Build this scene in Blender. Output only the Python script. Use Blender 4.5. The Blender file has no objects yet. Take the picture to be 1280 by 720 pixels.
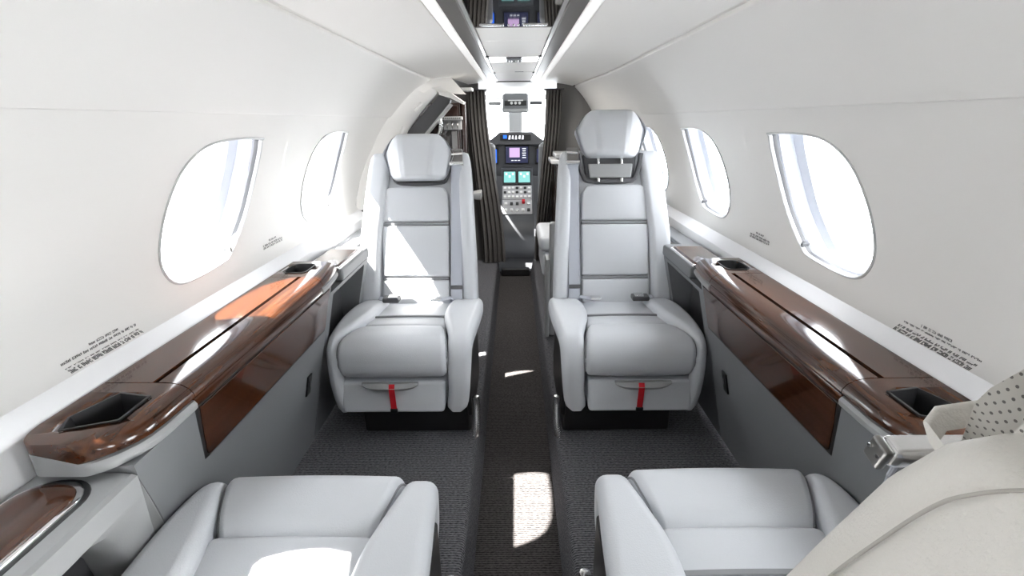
import bpy, bmesh, math, random
from mathutils import Vector, Matrix
random.seed(7)
C = bpy.context.scene.collection
PI = math.pi

# ------------------------------------------------------------------ materials
def new_mat(name):
    m = bpy.data.materials.new(name); m.use_nodes = True
    nt = m.node_tree
    return m, nt, nt.nodes['Principled BSDF']

def mat(name, col, rough=.5, metal=0., coat=0., spec=.5, emit=None, es=0., bump=None, var=0.):
    m, nt, b = new_mat(name)
    b.inputs['Base Color'].default_value = (*col, 1)
    b.inputs['Roughness'].default_value = rough
    b.inputs['Metallic'].default_value = metal
    b.inputs['Coat Weight'].default_value = coat
    b.inputs['Coat Roughness'].default_value = .03
    b.inputs['Specular IOR Level'].default_value = spec
    if emit:
        b.inputs['Emission Color'].default_value = (*emit, 1)
        b.inputs['Emission Strength'].default_value = es
    tc = nt.nodes.new('ShaderNodeTexCoord')
    if bump:
        sc, st = bump
        n = nt.nodes.new('ShaderNodeTexNoise'); n.inputs['Scale'].default_value = sc; n.inputs['Detail'].default_value = 3
        nt.links.new(tc.outputs['Object'], n.inputs['Vector'])
        bp = nt.nodes.new('ShaderNodeBump'); bp.inputs['Strength'].default_value = st; bp.inputs['Distance'].default_value = .002
        nt.links.new(n.outputs['Fac'], bp.inputs['Height']); nt.links.new(bp.outputs['Normal'], b.inputs['Normal'])
    if var:
        n = nt.nodes.new('ShaderNodeTexNoise'); n.inputs['Scale'].default_value = 9; n.inputs['Detail'].default_value = 4
        nt.links.new(tc.outputs['Object'], n.inputs['Vector'])
        mx = nt.nodes.new('ShaderNodeMix'); mx.data_type = 'RGBA'
        mx.inputs[6].default_value = (*[c*(1-var) for c in col], 1); mx.inputs[7].default_value = (*[min(1, c*(1+var)) for c in col], 1)
        nt.links.new(n.outputs['Fac'], mx.inputs[0]); nt.links.new(mx.outputs[2], b.inputs['Base Color'])
    return m

def wood_mat(name, dark, light, rough=.22, coat=.6, sc=14):
    m, nt, b = new_mat(name)
    tc = nt.nodes.new('ShaderNodeTexCoord'); mp = nt.nodes.new('ShaderNodeMapping')
    mp.inputs['Scale'].default_value = (sc*6, sc*.5, sc*6)
    nt.links.new(tc.outputs['Object'], mp.inputs['Vector'])
    n = nt.nodes.new('ShaderNodeTexNoise'); n.inputs['Scale'].default_value = 1; n.inputs['Detail'].default_value = 6; n.inputs['Distortion'].default_value = .5
    nt.links.new(mp.outputs['Vector'], n.inputs['Vector'])
    r = nt.nodes.new('ShaderNodeValToRGB')
    r.color_ramp.elements[0].position = .3; r.color_ramp.elements[0].color = (*dark, 1)
    r.color_ramp.elements[1].position = .72; r.color_ramp.elements[1].color = (*light, 1)
    nt.links.new(n.outputs['Fac'], r.inputs['Fac']); nt.links.new(r.outputs['Color'], b.inputs['Base Color'])
    b.inputs['Roughness'].default_value = rough; b.inputs['Coat Weight'].default_value = coat; b.inputs['Coat Roughness'].default_value = .02
    return m

def carpet_mat(name, a, c, stripe):
    m, nt, b = new_mat(name)
    tc = nt.nodes.new('ShaderNodeTexCoord')
    n = nt.nodes.new('ShaderNodeTexNoise'); n.inputs['Scale'].default_value = 260; n.inputs['Detail'].default_value = 2
    mp = nt.nodes.new('ShaderNodeMapping'); mp.inputs['Scale'].default_value = (.45, 1, 1)
    nt.links.new(tc.outputs['Object'], mp.inputs['Vector']); nt.links.new(mp.outputs['Vector'], n.inputs['Vector'])
    w = nt.nodes.new('ShaderNodeTexWave'); w.wave_type = 'BANDS'; w.bands_direction = 'Y'; w.inputs['Scale'].default_value = 42; w.inputs['Distortion'].default_value = 1.2; w.inputs['Detail'].default_value = 2; w.inputs['Detail Scale'].default_value = 6
    nt.links.new(tc.outputs['Object'], w.inputs['Vector'])
    n2 = nt.nodes.new('ShaderNodeTexNoise'); n2.inputs['Scale'].default_value = 6
    nt.links.new(tc.outputs['Object'], n2.inputs['Vector'])
    ad = nt.nodes.new('ShaderNodeMath'); ad.operation = 'MULTIPLY_ADD'; ad.inputs[1].default_value = stripe
    nt.links.new(w.outputs['Fac'], ad.inputs[0]); nt.links.new(n.outputs['Fac'], ad.inputs[2])
    r = nt.nodes.new('ShaderNodeValToRGB')
    r.color_ramp.elements[0].position = .38; r.color_ramp.elements[0].color = (*a, 1)
    r.color_ramp.elements[1].position = .95; r.color_ramp.elements[1].color = (*c, 1)
    nt.links.new(ad.outputs[0], r.inputs['Fac']); nt.links.new(r.outputs['Color'], b.inputs['Base Color'])
    b.inputs['Roughness'].default_value = .95; b.inputs['Specular IOR Level'].default_value = .15
    bp = nt.nodes.new('ShaderNodeBump'); bp.inputs['Strength'].default_value = .8; bp.inputs['Distance'].default_value = .004
    nt.links.new(ad.outputs[0], bp.inputs['Height']); nt.links.new(bp.outputs['Normal'], b.inputs['Normal'])
    return m

def glass_mat():
    m = bpy.data.materials.new('clear_glass'); m.use_nodes = True
    nt = m.node_tree; nt.nodes.clear()
    o = nt.nodes.new('ShaderNodeOutputMaterial'); mx = nt.nodes.new('ShaderNodeMixShader')
    t = nt.nodes.new('ShaderNodeBsdfTransparent'); t.inputs[0].default_value = (.97, .98, .985, 1)
    g = nt.nodes.new('ShaderNodeBsdfGlossy'); g.inputs['Roughness'].default_value = .02
    f = nt.nodes.new('ShaderNodeFresnel'); f.inputs[0].default_value = 1.25
    fm = nt.nodes.new('ShaderNodeMath'); fm.operation = 'MULTIPLY'; fm.inputs[1].default_value = .35
    nt.links.new(f.outputs[0], fm.inputs[0]); nt.links.new(fm.outputs[0], mx.inputs[0]); nt.links.new(t.outputs[0], mx.inputs[1]); nt.links.new(g.outputs[0], mx.inputs[2])
    nt.links.new(mx.outputs[0], o.inputs[0])
    return m

def perforated(name, col):
    m, nt, b = new_mat(name)
    tc = nt.nodes.new('ShaderNodeTexCoord')
    mp = nt.nodes.new('ShaderNodeMapping'); mp.inputs['Scale'].default_value = (270, 0, 270); mp.inputs['Rotation'].default_value = (0, PI/4, 0)
    m0 = nt.nodes.new('ShaderNodeMapping'); m0.inputs['Rotation'].default_value = (0, 0, PI/4)
    nt.links.new(tc.outputs['Object'], m0.inputs['Vector']); nt.links.new(m0.outputs['Vector'], mp.inputs['Vector'])
    v = nt.nodes.new('ShaderNodeTexVoronoi'); v.inputs['Scale'].default_value = 1; v.inputs['Randomness'].default_value = 0
    nt.links.new(mp.outputs['Vector'], v.inputs['Vector'])
    lt = nt.nodes.new('ShaderNodeMath'); lt.operation = 'LESS_THAN'; lt.inputs[1].default_value = .18
    nt.links.new(v.outputs['Distance'], lt.inputs[0])
    mx = nt.nodes.new('ShaderNodeMix'); mx.data_type = 'RGBA'
    mx.inputs[6].default_value = (*col, 1); mx.inputs[7].default_value = (.16, .15, .14, 1)
    nt.links.new(lt.outputs[0], mx.inputs[0]); nt.links.new(mx.outputs[2], b.inputs['Base Color'])
    b.inputs['Roughness'].default_value = .5
    return m

M = dict(
    liner=mat('white_liner', (.80, .785, .76), .45, bump=(600, .05)),
    ceil=mat('white_ceiling_panel', (.82, .80, .77), .5),
    band=mat('pale_ledge_band', (.80, .80, .81), .4),
    leather=mat('light_grey_leather', (.545, .56, .585), .42, bump=(420, .25), spec=.4),
    cream=mat('cream_leather', (.62, .60, .56), .5, bump=(420, .35), spec=.35),
    seam=mat('grey_fabric_strip', (.23, .235, .245), .6),
    piping=mat('leather_seam', (.24, .245, .255), .5),  # seam colour darkened to carry its shadow line
    stitch=mat('cream_stitching', (.40, .38, .345), .6),
    web=mat('grey_belt_webbing', (.42, .44, .49), .6, bump=(900, .3)),
    black=mat('black_plastic', (.012, .012, .013), .45),
    dgrey=mat('dark_grey_plastic', (.075, .075, .08), .4),
    mgrey=mat('mid_grey_panel', (.175, .18, .188), .45, bump=(500, .08)),
    lgrey=mat('light_grey_panel', (.30, .305, .305), .4, bump=(500, .06)),
    rim=mat('grey_rim', (.5, .5, .5), .3, coat=.3),
    taupe=mat('taupe_metal_trim', (.20, .19, .18), .4, metal=.5),
    silver=mat('brushed_silver', (.72, .72, .72), .25, metal=1.),
    chrome=mat('chrome', (.85, .85, .85), .08, metal=1.),
    steel=mat('dark_steel', (.22, .215, .21), .3, metal=.9),
    wood=wood_mat('mahogany', (.020, .0065, .003), (.088, .029, .010), .14, .35),
    dwood=wood_mat('dark_cabinet_wood', (.010, .005, .004), (.03, .014, .011), .2, .7),
    carpet=carpet_mat('charcoal_carpet', (.026, .026, .030), (.21, .21, .225), .35),
    aisle=carpet_mat('dark_aisle_carpet', (.013, .0118, .012), (.105, .097, .096), .45),
    red=mat('red_strap', (.55, .005, .015), .6),
    glass=glass_mat(),
    reveal=mat('white_window_plastic', (.60, .62, .67), .3),
    gloss=mat('black_glass', (.006, .006, .007), .03, spec=.9, coat=1.),
    perf=perforated('perforated_cream_leather', (.62, .60, .56)),
    curtain=mat('taupe_curtain', (.12, .112, .108), .75),
    bulk=mat('grey_bulkhead_fabric', (.17, .165, .16), .8),
    ink=mat('black_print', (.03, .03, .03), .6),
    led=mat('led_strip', (.9, .9, .9), .5, emit=(1, .97, .92), es=.3),  # plain white trim given an added glow as overhead fill
    lens=mat('reading_light_lens', (.9, .9, .9), .3, emit=(1, .97, .93), es=3.),
    cockpit=mat('cockpit_grey', (.055, .058, .065), .5),
    cockwhite=mat('cockpit_headliner', (.70, .70, .69), .5),
    panelsil=mat('pedestal_panel', (.36, .36, .37), .45),
)
def emis(name, col, s):
    return mat(name, (.01, .01, .01), .2, emit=col, es=s)
M['scr_dark'] = emis('screen_dark', (.03, .035, .09), .8)
M['scr_pink'] = emis('screen_map', (.65, .45, .75), 1.0)
M['scr_teal'] = emis('screen_teal', (.25, .65, .62), 1.0)
M['scr_blue'] = emis('screen_blue', (.02, .16, .95), 1.3)
M['scr_white'] = emis('screen_white', (.85, .88, .95), 1.1)

# ------------------------------------------------------------------ object helpers
def tag(o, label=None, cat=None, group=None, kind=None):
    if label: o['label'] = label
    if cat: o['category'] = cat
    if group: o['group'] = group
    if kind: o['kind'] = kind
    return o

def thing(name, loc, label, cat, group=None):
    o = bpy.data.objects.new(name, None); o.empty_display_size = .05
    o.location = loc; C.objects.link(o)
    return tag(o, label, cat, group)

def world_loc(o):
    v = Vector((0, 0, 0))
    while o is not None:
        v += Vector(o.location); o = o.parent
    return v

class MB:
    """collects verts/faces in WORLD coordinates"""
    def __init__(s): s.v = []; s.f = []; s.mi = []; s.n = None
    def add(s, vs, fs, mi=0):
        b = len(s.v); s.v += [tuple(p) for p in vs]; s.f += [tuple(b+i for i in f) for f in fs]; s.mi += [mi]*len(fs)
        return s
    def build(s, name, mats, parent=None, angle=40, xf=None, recalc=True, loc=None):
        vs = [Vector(p) for p in s.v]
        if xf: vs = [Vector(xf(p)) for p in vs]
        if parent is not None: off = world_loc(parent)
        elif loc is not None: off = Vector(loc)
        else:
            xs = [p.x for p in vs]; ys = [p.y for p in vs]; zs = [p.z for p in vs]
            off = Vector(((min(xs)+max(xs))/2, (min(ys)+max(ys))/2, min(zs)))
        me = bpy.data.meshes.new(name)
        me.from_pydata([p-off for p in vs], [], s.f); me.update()
        if recalc:
            bm = bmesh.new(); bm.from_mesh(me)
            bmesh.ops.remove_doubles(bm, verts=bm.verts, dist=1e-6)
            bmesh.ops.recalc_face_normals(bm, faces=bm.faces); bm.to_mesh(me); bm.free()
        for p in me.polygons: p.use_smooth = True
        if not isinstance(mats, (list, tuple)): mats = [mats]
        for m in mats: me.materials.append(m)
        if len(mats) > 1 and not recalc or len(mats) > 1:
            if len(me.polygons) == len(s.mi):
                for p, k in zip(me.polygons, s.mi): p.material_index = k
        try: me.set_sharp_from_angle(angle=math.radians(angle))
        except Exception: pass
        o = bpy.data.objects.new(name, me); C.objects.link(o)
        if parent is not None: o.parent = parent
        else: o.location = off
        if recalc:
            wn_ = o.modifiers.new('normals', 'WEIGHTED_NORMAL'); wn_.keep_sharp = True
        return o

def axis_pts(h, r, k, m):
    r = min(r, h*.999)
    a = [-h + r*(1-math.cos(PI/2*i/k)) if False else -(h-r) - r*math.cos(PI/2*i/k) for i in range(k)]
    mid = [-(h-r) + 2*(h-r)*j/m for j in range(m+1)]
    b = [-x for x in reversed(a)]
    return a + mid + b

def rbox(mb, c, size, r=.01, k=3, m=1, xf=None, mi=0):
    """rounded box; xf maps LOCAL point (relative to centre) -> world"""
    hx, hy, hz = [s/2 for s in size]
    r = min(r, hx*.98, hy*.98, hz*.98)
    if isinstance(m, int): m = (m, m, m)
    A = [axis_pts(hx, r, k, m[0]), axis_pts(hy, r, k, m[1]), axis_pts(hz, r, k, m[2])]
    H = (hx, hy, hz)
    idx = {}; vs = []; fs = []
    def vert(p):
        key = tuple(round(q, 7) for q in p)
        if key in idx: return idx[key]
        inner = [max(-(h-r), min(h-r, q)) for q, h in zip(p, H)]
        d = [q-i for q, i in zip(p, inner)]
        L = math.sqrt(sum(x*x for x in d))
        q = [i + x*r/L for i, x in zip(inner, d)] if L > 1e-9 else list(p)
        q = xf(q) if xf else (c[0]+q[0], c[1]+q[1], c[2]+q[2])
        idx[key] = len(vs); vs.append(q); return idx[key]
    for ax in range(3):
        u, v = (ax+1) % 3, (ax+2) % 3
        for sgn in (-1, 1):
            for i in range(len(A[u])-1):
                for j in range(len(A[v])-1):
                    q = []
                    for (di, dj) in ((0, 0), (1, 0), (1, 1), (0, 1)):
                        p = [0, 0, 0]; p[ax] = sgn*H[ax]; p[u] = A[u][i+di]; p[v] = A[v][j+dj]
                        q.append(vert(p))
                    if len(set(q)) >= 3:
                        fs.append(tuple(q) if sgn > 0 else tuple(reversed(q)))
    mb.add(vs, fs, mi); return mb

def loft(mb, rings, cap=True, closed=True, mi=0):
    n = len(rings[0]); vs = [p for r in rings for p in r]; fs = []
    for i in range(len(rings)-1):
        for j in range(n if closed else n-1):
            a = i*n+j; b = i*n+(j+1) % n
            fs.append((a, b, b+n, a+n))
    if cap and closed:
        fs.append(tuple(range(n))[::-1]); fs.append(tuple((len(rings)-1)*n+j for j in range(n)))
    mb.add(vs, fs, mi); return mb

def rrect(w, h, r, k=4):
    """rounded rectangle outline, centred"""
    r = min(r, w/2*.99, h/2*.99); o = []
    for cx, cy, a0 in ((w/2-r, h/2-r, 0), (-w/2+r, h/2-r, 90), (-w/2+r, -h/2+r, 180), (w/2-r, -h/2+r, 270)):
        for i in range(k+1):
            a = math.radians(a0+90*i/k); o.append((cx+r*math.cos(a), cy+r*math.sin(a)))
    return o

def smooth_path(pts, n=6):
    P = [Vector(p) for p in pts]; out = []
    for i in range(len(P)-1):
        p0 = P[max(i-1, 0)]; p1 = P[i]; p2 = P[i+1]; p3 = P[min(i+2, len(P)-1)]
        for k in range(n):
            t = k/n
            out.append(.5*((2*p1)+(p2-p0)*t+(2*p0-5*p1+4*p2-p3)*t*t+(3*p1-p0-3*p2+p3)*t**3))
    out.append(P[-1]); return out

def tube(mb, pts, r, seg=10, mi=0, cap=True):
    P = [Vector(p) for p in pts]; rings = []
    up = Vector((0, 0, 1))
    for i, p in enumerate(P):
        t = (P[min(i+1, len(P)-1)]-P[max(i-1, 0)]).normalized()
        a = t.cross(up)
        if a.length < 1e-3: a = t.cross(Vector((1, 0, 0)))
        a.normalize(); b = t.cross(a).normalized()
        rr = r[i] if isinstance(r, (list, tuple)) else r
        rings.append([p+a*rr*math.cos(2*PI*j/seg)+b*rr*math.sin(2*PI*j/seg) for j in range(seg)])
    return loft(mb, rings, cap, True, mi)

def bool_cut(o, cutter):
    o.modifiers.clear()
    md = o.modifiers.new('cut', 'BOOLEAN'); md.object = cutter; md.operation = 'DIFFERENCE'; md.solver = 'EXACT'
    bpy.context.view_layer.update()
    dg = bpy.context.evaluated_depsgraph_get()
    me = bpy.data.meshes.new_from_object(o.evaluated_get(dg))
    o.modifiers.clear(); old = o.data; o.data = me
    me.name = o.name
    cm = cutter.data; bpy.data.objects.remove(cutter); bpy.data.meshes.remove(cm)

def prism(mb, poly, axis, a, b, mi=0):
    """extrude a 2-D polygon along an axis between a and b"""
    def P(q, t):
        if axis == 'x': return (t, q[0], q[1])
        if axis == 'y': return (q[0], t, q[1])
        return (q[0], q[1], t)
    return loft(mb, [[P(q, a) for q in poly], [P(q, b) for q in poly]], True, True, mi)

# ------------------------------------------------------------------ cabin shell
R0, ZC = .775, .68
ZS1, ZS2 = 1.075, 1.278
def circ(z): return math.sqrt(R0*R0-(z-ZC)**2)
def wall_pt(z):
    """x of the liner at height z, and outward normal (x,z)"""
    if z >= .66: 
        x = circ(z); n = Vector((x, z-ZC)).normalized(); return x, n
    x = .757+(circ(.66)-.757)*max(0, (z-.645)/.015) if z > .645 else .757
    return x, Vector((1, 0))
def taper(y):
    t = max(0., min(1., (y-2.55)/1.1)); return 1-.12*t*t*(3-2*t)
AFT, FWD = -1.7, 3.74

def ygrid(a, b, st=.15):
    n = max(1, int(round((b-a)/st))); return [a+(b-a)*i/n for i in range(n+1)]

WIN = [(.195, 1.0), (.19, 1.006), (.07, 1.010), (-.05, 1.0), (-.125, .958), (-.172, .88), (-.199, .797), (-.196, .745), (-.165, .708), (-.105, .697),
       (.02, .703), (.06, .715), (.12, .765), (.165, .822), (.195, .90), (.203, .96)]
def closed_smooth(pts, n=5):
    P = [Vector(p) for p in pts]; N = len(P); out = []
    for i in range(N):
        p0, p1, p2, p3 = P[i-1], P[i], P[(i+1) % N], P[(i+2) % N]
        for k in range(n):
            t = k/n
            out.append(.5*((2*p1)+(p2-p0)*t+(2*p0-5*p1+4*p2-p3)*t*t+(3*p1-p0-3*p2+p3)*t**3))
    return out
WO = closed_smooth(WIN)
WCX, WCZ = 0., .852
PITCH = .735
WY = [1.215+PITCH*k-(.03 if k < 0 else 0) for k in range(-3, 3)]

def ring_pts(s, yc, scale, depth):
    out = []
    for p in WO:
        y = WCX+(p.x-WCX)*scale; z = WCZ+(p.y-WCZ)*scale
        x, n = wall_pt(z)
        Y = yc+y
        out.append((s*(x*taper(Y)+n.x*depth), Y, z+n.y*depth))
    return out

def side_wall(s, name, wins, yend):
    """liner below the first seam, with window openings; yend(z) gives where it stops"""
    mb = MB(); nrm = {}
    def P(y, z, off=0):
        x, n = wall_pt(z)
        return (s*(x*taper(y)+n.x*off), y, z+n.y*off)
    def quad_grid(y0, y1, z0, z1, ny, nz, off=0):
        vs = []; fs = []
        for i in range(ny+1):
            for j in range(nz+1):
                z = z0+(z1-z0)*j/nz
                a, b = (y0, y1) if not callable(y1) else (y0, y1(z))
                vs.append(P(a+(b-a)*i/ny, z, off))
        for i in range(ny):
            for j in range(nz):
                q = i*(nz+1)+j; fs.append((q, q+nz+1, q+nz+2, q+1))
        mb.add(vs, fs)
    ZA, ZB = .68, 1.03
    y0 = WY[0]-PITCH/2; y1 = WY[wins[-1]]+PITCH/2
    # strips above and below the window band
    quad_grid(AFT, yend, .645, ZA, 40, 4)
    quad_grid(AFT, yend, ZB, ZS1, 40, 4)
    # ends
    quad_grid(AFT, y0, ZA, ZB, 4, 14)
    quad_grid(y1, yend, ZA, ZB, 8, 14)
    quad_grid(WY[2]+PITCH/2, WY[3]-PITCH/2, ZA, ZB, 1, 14)
    for k in wins:       # overlapped joints behind the panel edges
        for e in (-PITCH/2, PITCH/2): quad_grid(WY[k]+e-.015, WY[k]+e+.015, ZA-.01, ZB+.01, 1, 14, .0025)
    for z in (ZA, ZB): quad_grid(AFT, yend, z-.012, z+.012, 40, 2, .0025)
    for k in wins:
        yc = WY[k]; ya, yb = yc-PITCH/2, yc+PITCH/2
        angs = []
        pts = [(p.x, p.y-WCZ) for p in WO]
        outs = []
        for (px, pz) in pts:
            L = math.hypot(px, pz); dx, dz = px/L, pz/L
            t = 1e9
            if abs(dx) > 1e-6: t = min(t, (PITCH/2)/abs(dx))
            if dz > 1e-6: t = min(t, (ZB-WCZ)/dz)
            if dz < -1e-6: t = min(t, (ZA-WCZ)/dz)
            outs.append((dx*t, dz*t))
        # move the nearest boundary point onto each corner
        for cx, cz in ((PITCH/2, ZB-WCZ), (-PITCH/2, ZB-WCZ), (-PITCH/2, ZA-WCZ), (PITCH/2, ZA-WCZ)):
            i = min(range(len(outs)), key=lambda i: (outs[i][0]-cx)**2+(outs[i][1]-cz)**2); outs[i] = (cx, cz)
        rings = []
        for q in range(7):
            t = q/6
            rings.append([P(yc+a[0]+(b[0]-a[0])*t, WCZ+a[1]+(b[1]-a[1])*t) for a, b in zip(pts, outs)])
        loft(mb, rings, cap=False)
    o = mb.build(name, M['liner'], recalc=False, loc=(0, 0, 0))
    me = o.data
    ns = []
    for v in me.vertices:
        x, n = wall_pt(v.co.z); ns.append(Vector((-s*n.x, 0, -n.y)))
    # analytic normals keep the curved liner smooth; flip faces that point outside
    bm = bmesh.new(); bm.from_mesh(me)
    for f in bm.faces:
        c = f.calc_center_median(); x, n = wall_pt(c.z)
        if f.normal.dot(Vector((-s*n.x, 0, -n.y))) < 0: f.normal_flip()
    bm.to_mesh(me); bm.free()
    me.normals_split_custom_set_from_vertices([tuple(n) for n in ns])
    o['kind'] = 'structure'
    return o

def strip(mb, prof, s, y0, y1, ny=24, tap=True, mi=0):
    """open profile [(x,z)] extruded along y (y1 may be a function of z)"""
    vs = []; fs = []; m = len(prof)
    for i in range(ny+1):
        for (x, z) in prof:
            b = y1(z) if callable(y1) else y1
            y = y0+(b-y0)*i/ny
            vs.append((s*x*(taper(y) if tap else 1), y, z))
    for i in range(ny):
        for j in range(m-1):
            q = i*m+j; fs.append((q, q+m, q+m+1, q+1))
    mb.add(vs, fs, mi); return mb

def interp(tab, x):
    for (a, b), (c, d) in zip(tab, tab[1:]):
        if x <= c: return b+(d-b)*max(0, (x-a)/(c-a))
    return tab[-1][1]
ARCH = [(.60, 2.33), (.69, 2.38), (.86, 2.55), (.91, 2.61), (1.02, 2.68), (1.12, 2.775), (1.216, 2.855), (1.279, 3.0), (1.31, 3.12)]
def yl(z): return interp(ARCH, z)
def yr(z): return FWD

wl = side_wall(-1, 'wall_left', [0, 1, 2, 3, 4], yl)
wr = side_wall(1, 'wall_right', [0, 1, 2, 3, 4, 5], yr)

def struct(mb, name, m, **k):
    o = mb.build(name, m, loc=(0, 0, 0), **k); o['kind'] = 'structure'; return o

n_trim = [0]
def trim(mb, m, **k):
    n_trim[0] += 1
    return struct(mb, 'trim_%d' % n_trim[0], m, **k)

OFF = .009
def up_pt(z, off=0):
    x = circ(z); n = Vector((x, z-ZC)).normalized(); return (x-n.x*off, z-n.y*off)
for s, ye in ((-1, yl), (1, yr)):
    # upper side panel: steps 6 mm in front of the lower liner with a rolled lower lip
    zz = [ZS1+(ZS2-.004-ZS1)*i/14 for i in range(15)]
    prof = [up_pt(ZS1-.001, -.004), up_pt(ZS1-.002, OFF*.4), up_pt(ZS1-.0005, OFF*.85), up_pt(ZS1+.002, OFF)] + [up_pt(z, OFF) for z in zz[1:]] + [up_pt(ZS2-.002, OFF*.5), up_pt(ZS2, -.004)]
    trim(strip(MB(), prof, s, AFT, ye, 40), M['liner'], angle=60)
    trim(strip(MB(), [up_pt(ZS1-.0035, .0012), up_pt(ZS1-.0005, .0012)], s, AFT, ye, 40), M['mgrey'])
    # ceiling panel from the second seam to the channel, with a shallow sunken joint
    x2, z2 = up_pt(ZS2, -.004)
    prof = [(x2, z2), (x2-.013, z2+.0005), (x2-.018, z2-.004), (x2-.024, z2-.0055)]
    for t in range(1, 9):
        u = t/8; x = (x2-.024)+(.200-(x2-.024))*u
        prof.append((x, (z2-.0055)+(1.3015-(z2-.0055))*(1-(1-u)**2.2)))
    trim(strip(MB(), prof, s, AFT, (lambda z: yl(z) if z < 1.289 else FWD) if s < 0 else yr, 40), M['ceil'], angle=60)
    # pale bevelled band above the ledge
    trim(strip(MB(), [(.7265, .05), (.724, .612), (.7245, .617), (.752, .6415), (.757, .645)], s, AFT, 2.36 if s < 0 else FWD, 24), M['band'], angle=50)
# ceiling backing above the channel
mb = MB(); strip(mb, [(.26, 1.345), (-.26, 1.345)], 1, AFT, FWD+.1, 8, tap=False)
for s in (-1, 1): strip(mb, [(.26, 1.345), (.26, 1.300), (.205, 1.300)], s, AFT, FWD+.1, 8, tap=False)
struct(mb, 'ceiling', M['ceil'])

# floor: two raised carpeted sides and a sunken aisle between
AX = .139
mb = MB()
for s in (-1, 1):
    strip(mb, [(.74, 0), (AX+.02, 0), (AX+.008, -.002), (AX+.002, -.008), (AX-.002, -.02)], s, AFT, FWD, 2, tap=False, mi=0)
    strip(mb, [(AX-.002, -.02), (AX-.018, -.12)], s, AFT, FWD, 2, tap=False, mi=0)
strip(mb, [(AX-.018, -.12), (-(AX-.018), -.12)], 1, AFT, FWD, 2, tap=False, mi=1)
fl = mb.build('floor', [M['carpet'], M['aisle']], recalc=False, loc=(0, 0, 0)); fl['kind'] = 'structure'

# aft bulkhead closing the cabin behind the photographer
mb = MB(); poly = [(-.74, -.16), (.74, -.16), (.775, .68)]+[(circ(z), z) for z in (.8, .95, 1.1, 1.2, 1.278)]+[(.2, 1.345), (-.2, 1.345)]+[(-circ(z), z) for z in (1.278, 1.2, 1.1, .95, .8)]+[(-.775, .68)]
prism(mb, poly, 'y', AFT-.04, AFT+.002); struct(mb, 'wall_aft', M['liner'])

# windows ---------------------------------------------------------------
wn = 0
for s, ks in ((-1, range(0, 5)), (1, range(0, 6))):
    for k in ks:
        wn += 1; yc = WY[k]
        x, n = wall_pt(WCZ)
        w = bpy.data.objects.new('window_%d' % wn, None); w.location = (s*x, yc, WCZ); C.objects.link(w); w['kind'] = 'structure'
        rr = lambda sc, d, dy=0: ring_pts(s, yc+dy, sc, d)
        m = MB(); loft(m, [rr(1.03, .001), rr(1.028, -.0025), rr(1.012, -.004), rr(.998, -.002), rr(.992, .006)], cap=False); m.build('window_rim', M['rim'], w, recalc=False)
        m = MB(); loft(m, [rr(.992, .006), rr(.985, .010), rr(.985, .016)], cap=False); m.build('window_seal', M['dgrey'], w, recalc=False)
        m = MB(); loft(m, [rr(.985, .016), rr(.955, .020), rr(.955, .030), rr(.95, .034)], cap=False); m.build('window_reveal', M['reveal'], w, recalc=False)
        # pleated blind edge stowed in the track
        m = MB(); rs = []
        for q in range(13): rs.append(rr(.955-.005*(q % 2)-.001*q, .032+.002*q))
        loft(m, rs, cap=False); m.build('pleated_blind_edge', M['reveal'], w, recalc=False, angle=15)
        m = MB(); loft(m, [rr(.943, .056), rr(.92, .060, -.012), rr(.90, .061, -.028), rr(.895, .063, -.028), rr(.895, .075, -.028)], cap=False); m.build('outer_frame', M['reveal'], w, recalc=False)
        m = MB(); loft(m, [rr(k_, .072, -.028) for k_ in (.90, .75, .55, .35, .15, .01)], cap=False); m.build('pane', M['glass'], w, recalc=False)
        # skin collar keeps stray light out of the wall cavity
        m = MB(); loft(m, [rr(.895, .075, -.028), rr(1.6, .079)], cap=False); m.build('outer_collar', M['reveal'], w, recalc=False)
        if s < 0 and k == 2:      # unseen blind added to keep sun off the near console
            m = MB(); rows = []
            for q in range(15):
                z = .700+.145*q/14; x_, n_ = wall_pt(z); d_ = .040+(.006 if q % 2 else 0)
                rows.append([(s*(x_+n_.x*d_), yc-.22+.44*j_/4, z+n_.y*d_) for j_ in range(5)])
            loft(m, rows, cap=False, closed=False); m.build('pleated_blind', M['reveal'], w, recalc=False, angle=15)
        # little shade tab in the lower forward corner
        ty, tz = yc+.075, .722
        tx, tn = wall_pt(tz)
        m = MB(); rbox(m, (s*(tx*taper(ty)+.012), ty, tz+.004), (.016, .022, .010), .003); rbox(m, (s*(tx*taper(ty)+.004), ty-.008, tz+.001), (.012, .007, .014), .002)
        m.build('shade_tab', M['dgrey'] if s > 0 else M['steel'], w)

# ------------------------------------------------------------------ ceiling channel
CH = thing('ceiling_channel', (0, 1.0, 1.31), 'long white ceiling channel between dark taupe rails running to the cockpit', 'ceiling channel')
Y0c, Y1c = AFT+.01, 3.70
for s in (-1, 1):
    m = MB(); strip(m, [(.170, 1.303), (.1695, 1.2985), (.166, 1.2965), (.128, 1.3), (.1265, 1.304), (.1265, 1.318)], s, Y0c, Y1c, 2, tap=False); m.build('rail', M['taupe'], CH)
    m = MB(); strip(m, [(.1265, 1.312), (.1265, 1.306), (.116, 1.307), (.114, 1.318)], s, Y0c, Y1c, 2, tap=False); m.build('inner_lip', M['rim'], CH)
    for y in (2.29, 3.05):
        m = MB(); rbox(m, (s*.114, y, 1.309), (.016, .03, .010), .003); m.build('latch', M['black'], CH)
def cpanel(y0, y1, name='panel', m_=None, gap=.004, z=1.314):
    m = MB(); rbox(m, (0, (y0+y1)/2, z), (.226, y1-y0-gap, .012), .003); return m.build(name, m_ or M['ceil'], CH)
cpanel(AFT+.02, .598); cpanel(1.585, 1.86); cpanel(1.86, 2.32); cpanel(2.52, 3.00); cpanel(3.03, 3.68)
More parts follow.
